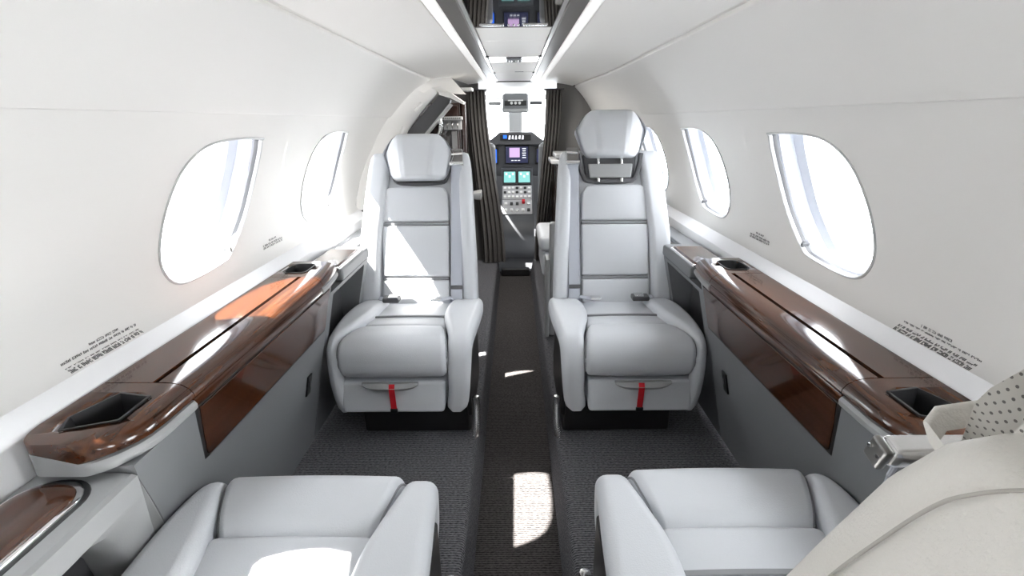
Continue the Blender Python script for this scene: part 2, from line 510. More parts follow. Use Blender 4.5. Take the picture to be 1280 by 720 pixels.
m = MB(); rbox(m, (.03, 3.015, 1.312), (.05, .02, .008), .002); m.build('slot', M['black'], CH)

for s in (-1, 1):
    sd = 'left' if s < 0 else 'right'
    m = MB(); strip(m, [(.203, 1.3000), (.200, 1.2965), (.174, 1.2975), (.171, 1.3015)], s, Y0c, Y1c, 2, tap=False)
    tag(m.build('led_strip_light', M['led']), 'white glowing light strip along the %s side of the dark ceiling rails' % sd, 'light', None)
# glossy black overhead panel (it mirrors the cockpit)
OP = thing('overhead_console', (0, 1.1, 1.31), 'glossy black ceiling panel at the top edge reflecting the cockpit screens', 'ceiling panel')
m = MB(); prism(m, [(.6, 1.3085), (1.578, 1.3045), (1.578, 1.316), (.6, 1.316)], 'x', -.113, .113); m.build('glass_face', M['gloss'], OP, angle=20)
m = MB(); rbox(m, (0, 1.580, 1.3095), (.226, .012, .012), .002); m.build('front_edge', M['taupe'], OP)
for s in (-1, 1):
    m = MB(); rbox(m, (s*.062, 1.545, 1.3045), (.07, .022, .005), .002); m.build('air_nozzle_bar', M['silver'], OP)
for k in (-1, 0, 1):
    m = MB(); rbox(m, (k*.014, 1.548, 1.3045), (.007, .010, .004), .0015); m.build('button', M['silver'], OP)
# reading light module
RL = thing('reading_light_unit', (0, 2.42, 1.31), 'pair of white reading lights either side of a dark vent in the ceiling channel', 'ceiling light')
m = MB(); rbox(m, (0, 2.42, 1.314), (.226, .19, .010), .003); m.build('housing', M['silver'], RL)
for s in (-1, 1):
    m = MB(); rbox(m, (s*.074, 2.42, 1.3095), (.068, .15, .008), .003); m.build('lens', M['lens'], RL)
m = MB(); rbox(m, (0, 2.42, 1.308), (.066, .15, .008), .003); m.build('vent_plate', M['dgrey'], RL)
for s in (-1, 1):
    m = MB(); tube(m, [(s*.015, 2.42, 1.306), (s*.015, 2.42, 1.298)], [.011, .008], 12); m.build('air_nozzle', M['silver'], RL)

# ------------------------------------------------------------------ seats
LEAN_FAR, LEAN_NEAR = math.atan2(.2, .6), math.radians(18.6)
def make_seat(label, cx, fy, face, win, lean, raise_head=0., patch=None, lea='leather', near=False):
    """cx: seat centre x; fy: world y of its front; face=+1 seat front points to -y; win=+1 window on +x"""
    T = lambda p: (cx+win*p[0], fy+face*p[1], p[2])
    root = thing('club_seat', (cx, fy+face*.28, 0), label, 'aircraft seat', 'club seats')
    L = M[lea]; L2 = M['cream'] if near else L
    def B(mb, name, m, parent=None, **k): return mb.build(name, m, parent or root, xf=T, **k)
    # --- base
    m = MB(); rbox(m, (-.035, .28, .066), (.38, .42, .128), .012); rbox(m, (-.0, .3, .19), (.40, .40, .13), .02); B(m, 'base', M['black'])
    m = MB(); rbox(m, (-.222, .24, .20), (.014, .36, .19), .006, xf=lambda q: (-.222+q[0], .24+q[1], .19+q[2]*(1-.25*(q[1]/.18)))); B(m, 'side_cover', M['black'])
    # silver recline lever by the aisle
    m = MB(); tube(m, smooth_path([(-.243, .06, .155), (-.247, .055, .12), (-.246, .03, .05), (-.240, .02, .012)]), [.005]+[.0125]*16+[.006]*2, 10)
    B(m, 'floor_lever', M['silver'])
    # --- drawer
    m = MB(); rbox(m, None, (.345, .11, .108), .012, 3, 2, xf=lambda q: (.025+q[0]*(1+.25*q[2]), .062+q[1]+.010*(q[2]/.054), .182+q[2]))
    dr = B(m, 'drawer', M['leather'])
    lip = []
    for i in range(13):
        u = -1+2*i/12; d = .016*(1-u**4)
        lip.append([(.03+u*.092, .012, .2385), (.03+u*.092, -.002, .2395), (.03+u*.092, -.012*(1-u**4)-.002, .2335-d*.5), (.03+u*.092, -.008*(1-u**4), .231-d), (.03+u*.092, .01, .235-d)])
    m = MB(); loft(m, lip); B(m, 'pull_lip', M['lgrey'], dr)
    if face > 0:
        m = MB()
        pr = [(-.006, .238), (-.0135, .226), (-.0115, .20), (-.0075, .165), (-.006, .142)]
        rings = [[(.022+u, y+dy, z) for u, dy in ((-.0095, 0), (.0095, 0), (.0095, .002), (-.0095, .002))] for y, z in pr]
        loft(m, rings); st = B(m, 'pull_strap', M['red'])
        m = MB(); rbox(m, (.022, -.006, .140), (.024, .009, .016), .003); B(m, 'strap_end', M['black'], st)
    # --- front roll
    def roll_x(q):
        q = list(q); ax_ = abs(q[0])
        q[0] = math.copysign(ax_/.114*.150 if ax_ < .114 else .150+(ax_-.114)/.062*.026, q[0])
        v = q[2]/.073; y = q[1]
        sx = .372/.352*(1-.26*max(0., min(1., (y+.075)/.165))**1.2)
        bul = .006*(1-(q[0]/.178)**2)
        return (.016-.016*max(0., (y+.05)/.14)+q[0]*sx, .082+y-bul*(1 if y < 0 else -1)*.6, .317+q[2]+bul*v*.5-.12*max(0, y)*.25)
    m = MB(); rbox(m, None, (.352, .178, .146), .062, 7, (6, 3, 3), xf=roll_x); fr = B(m, 'front_roll', L)
    for sg in (-1, 1):      # piped ends of the roll, darkened to draw their shadow lines
        sh = .062-math.sqrt(.062**2-.040**2)
        oc = rrect(2*(.089-sh)+.001, 2*(.073-sh)+.001, .062-sh, 6)
        pth = [roll_x((sg*(.176-.062+.040), y_, z_)) for y_, z_ in oc]; pth.append(pth[0])
        m = MB(); tube(m, pth, .0024, 8); B(m, 'piping', M['piping'], fr)
    # --- seat cushion with grey cross strip
    def cush(q):
        y = .335+q[1]; top = .374-.11*max(0, y-.17)
        return (.004+q[0], y, top-.045+q[2]+.006*(1-(q[0]/.175)**2)*(1 if q[2] > 0 else 0))
    m = MB(); rbox(m, None, (.290, .36, .09), .018, 3, (6, 12, 2), xf=cush); cu = B(m, 'seat_cushion', L)
    m = MB(); rbox(m, None, (.280, .011, .006), .0025, 2, (6, 1, 1), xf=lambda q: (.004+q[0], .250+q[1], .374-.11*.080+.0035+.006*(1-(q[0]/.175)**2)+q[2])); B(m, 'cross_strip', M['seam'], cu)
    # --- bolsters (waterfall bands)
    def bolster(sg, name):
        keys = [  # y, z, inner x, outer x, thickness
            (.56, .335, .128, .240, .07), (.46, .362, .128, .252, .07), (.33, .392, .128, .256, .07), (.22, .403, .132, .254, .07), (.13, .403, .152, .248, .068), (.07, .395, .164, .243, .066),
            (.032, .380, .166, .242, .062), (.008, .345, .167, .240, .058), (-.002, .27, .164, .236, .052), (.003, .19, .162, .229, .048), (.012, .122, .150, .220, .042)]
        if sg > 0: keys = [(a, b, c+(.0 if a > .15 else .022*(1-a/.15)), min(d, .232), e) for a, b, c, d, e in keys]
        else: keys = [(a, b, c-.004, d-(.012 if near else 0), e) for a, b, c, d, e in keys]
        K = smooth_path([(a, b, 0) for a, b, c, d, e in keys], 4); W = smooth_path([(c, d, e) for a, b, c, d, e in keys], 4)
        rings = []
        for i, (p, w) in enumerate(zip(K, W)):
            t = (K[min(i+1, len(K)-1)]-K[max(i-1, 0)]).normalized()
            nrm = Vector((-t.y, t.x, 0))           # in (y,z): points outward/up
            if nrm.y < 0 and i < len(K)//2: nrm = -nrm
            nrm = Vector((t.y, -t.x, 0))
            wd = w.y-w.x; cxx = (w.x+w.y)/2
            sec = rrect(wd, w.z, .024, 5)
            ends = 1.0 if 2 < i < len(K)-2 else (.6 if i in (0, len(K)-1) else .92)
            rings.append([(sg*(cxx+a*ends), p.x+nrm.x*(b-w.z/2), p.y+nrm.y*(b-w.z/2)) for a, b in sec])
        m = MB(); loft(m, rings); return B(m, name, L, angle=70)
    bolster(-1, 'bolster'); bolster(1, 'bolster')
    # --- backrest
    zb = .325 if near else .33; o0 = Vector((0, .46, zb)); va = Vector((0, math.sin(lean), math.cos(lean))); na = Vector((0, -math.cos(lean), math.sin(lean)))
    def F(u, v, n): return tuple(Vector((u, 0, 0))+o0+va*v+na*n)
    def hw(v): return interp([(-.1, .243), (0, .243), (.27, .2335), (.5, .214), (.66, .198)], v)-(.03 if near else 0)
    def cc(v): return interp([(-.1, .013), (0, .013), (.3, .012), (.66, .0)], v)-(.03 if near else 0)
    # shell
    rings = []
    vs = [-.06, -.03, 0, .1, .2, .3, .4, .5, .57, .61, .63, .638]
    for i, v in enumerate(vs):
        sh = {0: .9, 1: .97, 9: .985, 10: .95, 11: .86}.get(i, 1.); dp = {0: .7, 9: .95, 10: .8, 11: .5}.get(i, 1.)
        rings.append([F(cc(v)+a*sh, v, -.055+b*dp) for a, b in rrect(2*hw(v)-.012, .105, .035, 5)])
    m = MB(); loft(m, rings); bk = B(m, 'backrest', L2, angle=60)
    # side bolsters of the back
    for sg, wd in ((-1, .058), (1, .088)):
        rings = []
        vs = [-.045, -.02, .02, .1, .2, .3, .4, .5, .57, .605, .625, .632]
        for i, v in enumerate(vs):
            sc = {0: .55, 1: .85, 9: .93, 10: .8, 11: .5}.get(i, 1.)
            c0 = cc(v)+sg*(hw(v)-wd/2); fl = .008+.008*math.sin(PI*min(1, max(0, v/.6)))
            rings.append([F(c0+a*sc, v, -.035+fl/2+b*sc-(1-sc)*.02) for a, b in rrect(wd, .105+fl, .026, 5)])
        m = MB(); loft(m, rings); B(m, 'back_bolster', L2, bk, angle=60)
    # centre panels with grey strips between
    def pan(v0, v1, top=False):
        def f(q):
            v = (v0+v1)/2+q[1]; k = 1.
            if top and v > v1-.035: k = 1-.25*((v-(v1-.035))/.035)**2.5
            pf = .005*(1-(q[0]/.135)**2)*(1-(q[1]/((v1-v0)/2))**2)
            return F(.020+q[0]*k*(1 if v < .4 else 1-.03*(v-.4)/.09), v, -.004+q[2]+(pf if q[2] > 0 else 0))
        m = MB(); rbox(m, None, (.272, v1-v0, .04), .010, 3, (8, 6, 1), xf=f); B(m, 'back_panel', L, bk)
    pan(-.035, .108); pan(.122, .331); pan(.345, .49, True)
    for v in (.115, .338):
        m = MB(); rbox(m, None, (.270, .013, .03), .003, 2, xf=lambda q: F(.020+q[0], v+q[1], -.003+q[2])); B(m, 'cross_strip', M['seam'], bk)
    # headrest cradle: dark U frame with grey insert
    m = MB()
    up = smooth_path([(-.128, .615), (-.122, .575), (-.105, .525), (-.085, .507), (0, .503), (.085, .507), (.105, .525), (.122, .575), (.128, .615)], 4)
    rings = []
    for i, p in enumerate(up):
        t = (up[min(i+1, len(up)-1)]-up[max(i-1, 0)]).normalized(); nn = Vector((-t.y, t.x))
        rings.append([F(p.x+nn.x*a, p.y+nn.y*a, .006+b) for a, b in rrect(.017, .026, .005, 2)])
    loft(m, rings); B(m, 'headrest_cradle', M['dgrey'], bk)
    m = MB(); rbox(m, None, (.205, .10, .016), .006, 3, xf=lambda q: F(q[0]*(1+q[1]*1.4), .563+q[1], .002+q[2])); B(m, 'cradle_back', M['dgrey'], bk)
    m = MB(); rbox(m, None, (.172, .056, .012), .005, 3, xf=lambda q: F(q[0]*(1+q[1]*1.8), .543+q[1], .023+q[2])); B(m, 'cradle_insert', M['lgrey'], bk)
    # headrest
    hv = (.494 if near else .508)+raise_head
    W_ = [(-.01, .100), (0, .103), (.03, .118), (.108, .144), (.150, .119), (.183, .092), (.2, .09)]
    HL = M['perf'] if near and win > 0 else L2
    def hd(q):
        v = .0915+q[1]; k = interp(W_, v)/.144; u = q[0]*k
        cr = .052+.05*(v/.183)*.35
        au = abs(u); fr_ = 0
        if q[2] > 0:
            fr_ = -max(0, au-cr)*.75 - .005*math.exp(-((au-cr)/.0045)**2)
            fr_ -= .35*max(0, v-.115)*.5
        return F(.002+u-(.016 if near else 0), hv+v+(.012 if near else 0), .040+q[2]+fr_)
    m = MB(); rbox(m, None, (.288, .183, .092), .026, 4, (34, 12, 2), xf=hd); hr = B(m, 'headrest', HL, bk, angle=80)
    if raise_head > .03:
        for sg in (-1, 1):
            m = MB(); tube(m, [F(sg*.047, .50, .018), F(sg*.047, hv+.03, .018)], .0055, 12); B(m, 'headrest_post', M['silver'], bk)
    else:
        m = MB(); rbox(m, None, (.19, .012, .03), .004, 2, xf=lambda q: F(q[0], hv-.002+q[1], .012+q[2])); B(m, 'headrest_underside', M['black'], bk)
    # shoulder belt with guide on the aisle side
    ub = -.146
    pr = [(-.03, .012), (.02, .022), (.1, .0215), (.3, .0215), (.5, .0215), (.56, .026), (.58, .028)]
    rings = [[F(ub-.004*(v/.58)+a, v, n+b) for a, b in rrect(.044, .0028, .001, 1)] for v, n in pr]
    m = MB(); loft(m, rings); bt = B(m, 'shoulder_belt', M['web'], bk)
    m = MB(); rbox(m, None, (.046, .016, .008), .002, 2, xf=lambda q: F(ub+q[0], .078+q[1], .024+q[2])); B(m, 'belt_keeper', M['dgrey'], bt)
    gz, gh = (.520, .045) if near else (.600, .075)
    m = MB(); rbox(m, None, (.050, gh, .016), .006, 3, xf=lambda q: F(ub-.004+q[0], gz+q[1], .020+q[2])); gd = B(m, 'belt_guide', M['steel'], bk)
    if near:
        m = MB(); rbox(m, None, (.082, .016, .018), .006, 4, xf=lambda q: F(ub+.029+q[0], .537+q[1], .060+q[2])); B(m, 'guide_body', M['silver'], gd)
        m = MB(); rbox(m, None, (.006, .018, .015), .0025, 2, xf=lambda q: F(ub-.014+q[0], .536+q[1], .060+q[2])); B(m, 'guide_plate', M['steel'], gd)
        m = MB(); rbox(m, None, (.030, .020, .040), .004, 2, xf=lambda q: F(ub+.030+q[0], .527+q[1], .040+q[2])); B(m, 'guide_foot', M['steel'], gd)
        for k_ in (-1, 1):
            m = MB(); tube(m, [F(ub-.016, .538, .060+.004*k_), F(ub-.0185, .538, .060+.004*k_)], .0013, 8); B(m, 'rivet', M['chrome'], gd)
            m = MB(); tube(m, smooth_path([F(ub+.012+.006*k_, .53, .062), F(ub+.010+.005*k_, .50, .058), F(ub+.008+.004*k_, .45, .035)], 4), .0018, 8); B(m, 'guide_cord', M['web'], gd)
    else:
        m = MB(); tube(m, [F(ub-.034, .575, .036), F(ub+.022, .575, .036)], .009, 12); B(m, 'guide_roller', M['silver'], gd)
        m = MB(); tube(m, [F(ub-.03, .615, .033), F(ub+.014, .612, .033)], .006, 10); B(m, 'guide_pin', M['chrome'], gd)
    # lap belt
    z0 = .365
    for sg, nm in ((-1, 'tongue'), (1, 'buckle')):
        x0 = .02+sg*.13
        p = smooth_path([(x0+sg*.03, .49, z0-.02), (x0+sg*.02, .455, z0+.004), (x0, .43, z0+.010), (x0-sg*.035, .405, z0+.011)], 4)
        rings = [[tuple(q+Vector((0, a, b))) for a, b in rrect(.036, .003, .001, 1)] for q in p]
        m = MB(); loft(m, rings); lb = B(m, 'lap_belt', M['web'], cu)
        if nm == 'buckle':
            m = MB(); rbox(m, (x0-sg*.045, .402, z0+.020), (.066, .044, .020), .006); B(m, 'buckle', M['dgrey'], lb)
            m = MB(); rbox(m, (x0-sg*.052, .400, z0+.032), (.036, .034, .006), .002); B(m, 'buckle_flap', M['silver'], lb)
        else:
            m = MB(); rbox(m, (x0-sg*.040, .402, z0+.020), (.040, .036, .009), .003); B(m, 'tongue', M['chrome'], lb)
    if near:
        m = MB(); tube(m, [F(-.172, .612, -.040), F(-.176, .634, -.040)], [.015, .013], 16); B(m, 'recline_button', M['black'], bk)
        pts = [(-.166, .026), (-.165, .042), (-.152, .052), (-.12, .057), (-.08, .058)]
        rings = [[F(u+.002, .580+a*.6-b*.5, dn+b+a) for a, b in rrect(.011, .004, .0015, 2)] for u, dn in pts]
        m = MB(); loft(m, rings); B(m, 'headrest_flap', L2, hr)
        pth = smooth_path([F(u_, v, n_) for u_, v, n_ in ((-.2115, .42, .0), (-.2105, .50, .0), (-.2070, .56, -.004), (-.2043, .598, -.008), (-.1995, .615, -.012), (-.190, .6285, -.018), (-.165, .6345, -.024), (-.10, .6400, -.03), (0, .6405, -.03))], 6)
        m = MB(); tube(m, pth, .0009, 8); B(m, 'stitched_seam', M['stitch'], bk)
    return root

make_seat('grey leather seat ahead left of the aisle, headrest lowered, red strap on its drawer', -.385, 1.40, 1, -1, LEAN_FAR)
make_seat('grey leather seat ahead right of the aisle with its headrest raised on posts', .385, 1.40, 1, 1, LEAN_FAR, .087)
make_seat('grey leather seat cushion nearest the camera at the lower left, no backrest showing', -.385, .812, -1, -1, LEAN_NEAR+.35, near=True)
make_seat('nearest seat at the lower right with cream perforated headrest filling the corner', .385, .828, -1, 1, LEAN_NEAR, near=True)

# ------------------------------------------------------------------ side ledges
def px(z):     # sloping side panel under the ledge
    return .572+(.575-z)*.24 if z > .43 else .607+(.43-z)*.235
def split_y(z): return min(.70, .598+max(0, .56-z)*.42)
def make_ledge(s, label, sd):
    X = lambda p: (s*p[0], p[1], p[2])
    root = thing('side_ledge', (s*.65, 1.02, 0), label, 'side ledge', None)
    def B(mb, name, m, parent=None, **k): return mb.build(name, m, parent or root, xf=X, **k)
    top = [(.722, .622), (.63, .622), (.602, .6205), (.586, .6165), (.575, .609), (.569, .600), (.568, .592), (.578, .588), (.722, .604)]
    def plan(x, y, e=0.):
        # near end is rounded towards the wall
        t = max(0, min(1, (.668-y)/.093)); f = math.sqrt(max(0, 1-t*t)); k = .50+.50*f
        # far end tucks in slightly
        t2 = max(0, min(1, (y-1.36)/.16)); k *= 1-.10*t2*t2
        t3 = max(0, min(1, (.628-y)/.053)); ox = .722-.034*(1-math.sqrt(max(0, 1-t3*t3)))
        return ox-(.722-x)*k*(1-(.722-ox)/.155)
    def sec(prof, y0, y1, name, m_, parent=None, n=16):
        ys = [y0+(y1-y0)*i/n for i in range(n+1)]
        if y0 < .6: ys = [.013+q for q in (.562, .5622, .563, .5645, .567, .571, .577, .585, .595, .61, .63, .66)]+[.673+(y1-.673)*i/5 for i in range(1, 6)]
        m = MB(); loft(m, [[(plan(x, y), y, z) for x, z in prof] for y in ys]); return B(m, name, m_, parent, angle=35)
    nearp = sec(top, .575, .7465, 'wood_top', M['wood'])
    c = MB(); prism(c, [(.606, .632), (.607, .700), (.664, .712), (.690, .640), (.674, .606)], 'z', .52, .70)
    bool_cut(nearp, c.build('cut', M['black'], xf=X))
    # cup holder well
    hp = [(.6075, .633), (.6085, .699), (.6635, .7105), (.6885, .640), (.673, .6075)]
    cx_, cy_ = sum(p[0] for p in hp)/5, sum(p[1] for p in hp)/5
    sh = lambda k, z: [(cx_+(p[0]-cx_)*k, cy_+(p[1]-cy_)*k, z) for p in hp]
    m = MB(); loft(m, [sh(1.06, .6225), sh(1.06, .6245), sh(.97, .6245), sh(.93, .615), sh(.88, .563), sh(.01, .563)], cap=False); B(m, 'cup_holder', M['black'], recalc=False)
    # table lid: inner leaf and back strip with the slot between
    lid = [(.6265, .622)]+top[1:8]+[(.6265, .595)]
    lid = [(.6265, .6222), (.615, .622), (.602, .6205), (.586, .6165), (.575, .609), (.569, .600), (.568, .592), (.578, .588), (.6265, .597)]
    sec(lid, .7485, 1.3535, 'table_lid', M['wood'])
    sec([(.722, .622), (.6375, .622), (.6375, .600), (.722, .604)], .7485, 1.3535, 'wood_strip', M['wood'])
    sec([(.638, .612), (.6255, .612), (.6255, .600), (.638, .600)], .7485, 1.3535, 'table_slot', M['black'])
    farp = sec(top, 1.3555, 1.52, 'wood_top', M['wood'])
    c = MB(); prism(c, [(.632, 1.405), (.632, 1.465), (.645, 1.485), (.69, 1.485), (.70, 1.465), (.70, 1.405), (.69, 1.39), (.645, 1.39)], 'z', .53, .70)
    bool_cut(farp, c.build('cut', M['black'], xf=X))
    m = MB()
    def og(k, z): return [(.666+a*k, 1.4375+b*k, z) for a, b in rrect(.068, .094, .018, 4)]
    loft(m, [og(1.06, .6225), og(1.06, .6245), og(.97, .6245), og(.92, .612), og(.88, .563), og(.01, .563)], cap=False); B(m, 'cup_holder', M['black'], recalc=False)
    # grey rim below the wood
    rim = [(.722, .603), (.580, .588), (.570, .586), (.566, .580), (.567, .572), (.572, .5665), (.722, .5665)]
    rn = sec(rim, .575, .7465, 'ledge_rim', M['lgrey'])
    c = MB(); prism(c, [(.605, .631), (.606, .701), (.664, .713), (.691, .640), (.675, .605)], 'z', .52, .70)
    bool_cut(rn, c.build('cut', M['black'], xf=X))
    rf_ = sec(rim, 1.3555, 1.52, 'ledge_rim', M['lgrey'])
    c = MB(); prism(c, [(.631, 1.404), (.631, 1.466), (.645, 1.486), (.69, 1.486), (.701, 1.466), (.701, 1.404), (.69, 1.389), (.645, 1.389)], 'z', .53, .70)
    bool_cut(rf_, c.build('cut', M['black'], xf=X))
    # wood band and folding table door
    band = [(.722, .600), (.60, .589), (.571, .5885), (.569, .581), (.570, .572), (.575, .569), (.722, .565)]
    sec(band, .7485, 1.3535, 'wood_band', M['wood'])
    def slab(pts, th, name, m_, parent=None, r=.003):
        # quad (y,z) on the sloping panel, thickness th outward (towards the aisle)
        rings = []
        for d, k in ((.0, 1), (th-.0015, 1), (th, .985)):
            cy = sum(p[0] for p in pts)/len(pts); cz = sum(p[1] for p in pts)/len(pts)
            rings.append([(px(cz+(z-cz)*k)-d, cy+(y-cy)*k, cz+(z-cz)*k) for y, z in pts])
        m = MB(); loft(m, rings); return B(m, name, m_, parent, angle=30)
    door = [(.757, .566), (.772, .5), (.787, .445), (.795, .438), (1.405, .432), (1.408, .44), (1.408, .566)]
    slab([(.757, .566), (.772, .5), (.787, .445), (.792, .440), (1.0, .437), (1.2, .434), (1.402, .432), (1.408, .438), (1.408, .5), (1.408, .566)], .005, 'table_door', M['wood'])
    slab([(.745, .57), (.783, .432), (1.0, .428), (1.2, .425), (1.416, .423), (1.416, .57)], .0015, 'door_gap', M['black'])
    # sloping grey side panel down to the carpet
    prof = [(.722, .56), (px(.566), .566), (px(.53), .53), (px(.5), .5), (px(.43), .43), (px(.3), .3), (px(.15), .15), (px(.0), .003), (.722, .003)]
    ye = lambda z, y: y if y > .61 else split_y(z)+.001
    m = MB(); loft(m, [[(x, ye(z, y), z) for x, z in prof] for y in (.60, .75, 1.0, 1.25, 1.43)]); B(m, 'side_panel', M['mgrey'], angle=30)
    # forward pocket next to the seat
    m = MB()
    for (za, zb) in ((.003, .30), (.53, .544)):
        pf = [(.722, zb), (px(zb), zb), (px(za), za), (.72, za)]
        loft(m, [[(x, y, z) for x, z in pf] for y in (1.431, 1.84)])
    for (ya, yb) in ((1.431, 1.46), (1.80, 1.84)):
        pf = [(.722, .53), (px(.53), .53), (px(.43), .43), (px(.30), .30), (.722, .30)]
        loft(m, [[(x, y, z) for x, z in pf] for y in (ya, yb)])
    B(m, 'pocket_frame', M['mgrey'], angle=30)
    m = MB(); m.add([(.69, 1.45, .29), (.69, 1.81, .29), (.69, 1.81, .54), (.69, 1.45, .54)], [(0, 1, 2, 3)]); B(m, 'pocket_lining', M['dgrey'])
    # socket
    m = MB(); rbox(m, None, (.006, .030, .068), .002, 2, xf=lambda q: (px(.285+q[2])-.002+q[0], 1.315+q[1], .285+q[2])); sk = B(m, 'socket_plate', M['black'])
    m = MB(); rbox(m, None, (.004, .014, .022), .0015, 2, xf=lambda q: (px(.290+q[2])-.006+q[0], 1.315+q[1], .290+q[2])); B(m, 'socket', M['dgrey'], sk)
    return root
make_ledge(-1, 'polished wood ledge with cup holders along the left wall, sunlit in its middle', 'left')
make_ledge(1, 'polished wood ledge with cup holders along the right wall, all in shade', 'right')

# far armrests beside the seats ahead -------------------------------------
def far_armrest(s, label):
    X = lambda p: (s*p[0], p[1], p[2])
    root = thing('seat_armrest', (s*.63, 1.7, .5), label, 'armrest', None)
    def B(mb, name, m, parent=None, **k): return mb.build(name, m, parent or root, xf=X, **k)
    m = MB(); rbox(m, (.645, 1.69, .568), (.145, .31, .045), .012); bd = B(m, 'armrest_body', M['mgrey'])
    m = MB(); rbox(m, (.640, 1.655, .590), (.120, .24, .012), .005); B(m, 'chrome_surround', M['chrome'])
    m = MB(); rbox(m, (.641, 1.655, .595), (.104, .222, .012), .005); B(m, 'wood_lid', M['wood'])
    m = MB(); rbox(m, (.682, 2.03, .575), (.07, .36, .02), .006); B(m, 'rear_shelf', M['mgrey'])
far_armrest(-1, 'chrome-edged wood armrest between the left ledge and the seat ahead on the left')
far_armrest(1, 'wood-topped armrest between the right ledge and the seat with the raised headrest')

# near armrest consoles -----------------------------------------------------
def near_console(s, label):
    X = lambda p: (s*p[0], p[1], p[2])
    root = thing('armrest_console', (s*.66, .2, 0), label, 'armrest console', None)
    def B(mb, name, m, parent=None, **k): return mb.build(name, m, parent or root, xf=X, **k)
    ya, yb = -.25, .60
    prof = [(.722, .552), (.60, .552), (.583, .550), (.577, .545), (px(.53), .53), (px(.5), .5), (px(.43), .43), (px(.3), .3), (px(.15), .15), (px(0), .003), (.722, .003)]
    m = MB(); loft(m, [[(x, y if y < .5 else split_y(z)-.001, z) for x, z in prof] for y in (ya, yb)]); body = B(m, 'console_body', M['lgrey'], angle=30)
    c = MB(); prism(c, [(-.05, .26), (.50, .26), (.57, .30), (.592, .35), (.585, .40), (.562, .455), (.545, .485), (.515, .498), (-.05, .498)], 'x', .45, .69)
    bool_cut(body, c.build('cut', M['black'], xf=X))
    m = MB(); m.add([(.688, -.06, .25), (.688, .60, .25), (.688, .60, .505), (.688, -.06, .505)], [(0, 1, 2, 3)]); B(m, 'pocket_lining', M['dgrey'])
    m = MB(); rbox(m, None, (.012, .40, .06), .004, xf=lambda q: (px(.29)-.0+q[0]+.03, .16+q[1], .30+q[2])); B(m, 'pocket_lip', M['black'])
    def lidr(x0, x1, y1, r, z0, z1, name, m_, y0=-.22, dome=0):
        def o(k):
            w = x1-x0-2*k; h = y1-y0-2*k; return [((x0+x1)/2+a, (y0+y1)/2+b) for a, b in rrect(w, h, max(.004, r-k), 7)]
        rings = [[(x, y, z0) for x, y in o(0)], [(x, y, z1-.003) for x, y in o(0)], [(x, y, z1-.0008) for x, y in o(.0012)], [(x, y, z1) for x, y in o(.004)]]
        if dome: rings += [[(x, y, z1+dome*.7) for x, y in o(.012)], [(x, y, z1+dome) for x, y in o(.024)]]
        m = MB(); loft(m, rings); return B(m, name, m_, angle=35)
    lidr(.603, .716, .586, .052, .545, .5545, 'lid_gap', M['black'])
    lidr(.608, .712, .578, .046, .545, .558, 'chrome_surround', M['chrome'])
    lidr(.615, .706, .568, .038, .55, .5605, 'wood_lid', M['wood'], dome=.004)
near_console(-1, 'grey armrest console with rounded wood lid at the lower left corner')
near_console(1, 'grey armrest console with wood lid beside the nearest right seat')

# ------------------------------------------------------------------ wall placards (tiny print)
def placard(s, y0, z0, length, lines, lh, label, head=None, dirn=1):
    mb = MB(); rnd = random.Random(int(y0*1000)+s)
    rows = [(z0-lh*1.3*i, 0, 1) for i in range(lines)]
    if head: rows.append((z0+lh*1.7, head[0], head[1]))
    for zz, a, b in rows:
        y = y0+length*a
        while y < y0+length*b-lh*.5:
            wl_ = rnd.choice((2, 3, 4, 5, 6, 7))*lh*.55
            wl_ = min(wl_, y0+length*b-y)
            n = max(1, int(wl_/(lh*.55)))
            for q in range(n):        # letter-like strokes
                ly = y+q*lh*.55; lw = lh*.36
                for t0, t1 in rnd.choice((((0, 1),), ((0, .35), (.65, 1)), ((0, .8),), ((.2, 1),))):
                    pts = []
                    for yy, zq in ((ly, zz-lh*.5+lh*t0), (ly+lw, zz-lh*.5+lh*t0), (ly+lw, zz-lh*.5+lh*t1), (ly, zz-lh*.5+lh*t1)):
                        x, n_ = wall_pt(zq)
                        if zq < .66: x = circ(.66)+(.757-circ(.66))*(.66-zq)/.015 if zq > .645 else .757
                        for dd in (0,): pts.append((s*(x-n_.x*.0008), yy, zq-n_.y*.0008))
                    mb.add(pts, [(0, 1, 2, 3)])
            y += wl_+lh*.6
    o = mb.build('wall_placard', M['ink'])
    return tag(o, label, 'placard', None)
placard(-1, .735, .664, .175, 3, .0052, 'rows of tiny black print low on the left wall, nearest the camera', (.35, .75))
placard(1, .728, .662, .175, 3, .0052, 'rows of tiny black print low on the right wall, nearest the camera', (.35, .75))
placard(-1, 1.45, .690, .13, 2, .006, 'small block of tiny print on the left wall between its two windows', (.3, .7))
placard(1, 1.45, .690, .13, 2, .006, 'small block of tiny print on the right wall between its two nearer windows', (.3, .7))

# ------------------------------------------------------------------ forward area: entry, cabinets, curtains
# camera-free helper: image row/column rays were only used to measure; positions below are in metres
# left entry recess: outer skin
mb = MB(); prof = [(.74, -.16)]+[(.88*math.sin(a), .68-.88*math.cos(a)) for a in [math.radians(t) for t in range(60, 171, 6)]]+[(.16, 1.40)]
strip(mb, prof, -1, 2.20, FWD, 6, tap=False); trim(mb, M['dgrey'])
# bulkhead to the cockpit
def bulk_poly(x0, x1, z0, z1): return [(x0, z0), (x1, z0), (x1, z1), (x0, z1)]
mb = MB()
for a in ((-.90, -.255, -.16, 1.45), (.305, .80, -.16, 1.45), (-.255, .305, 1.305, 1.45)):
    prism(mb, bulk_poly(*a), 'y', FWD, FWD+.03)
struct(mb, 'wall_forward', M['bulk'])

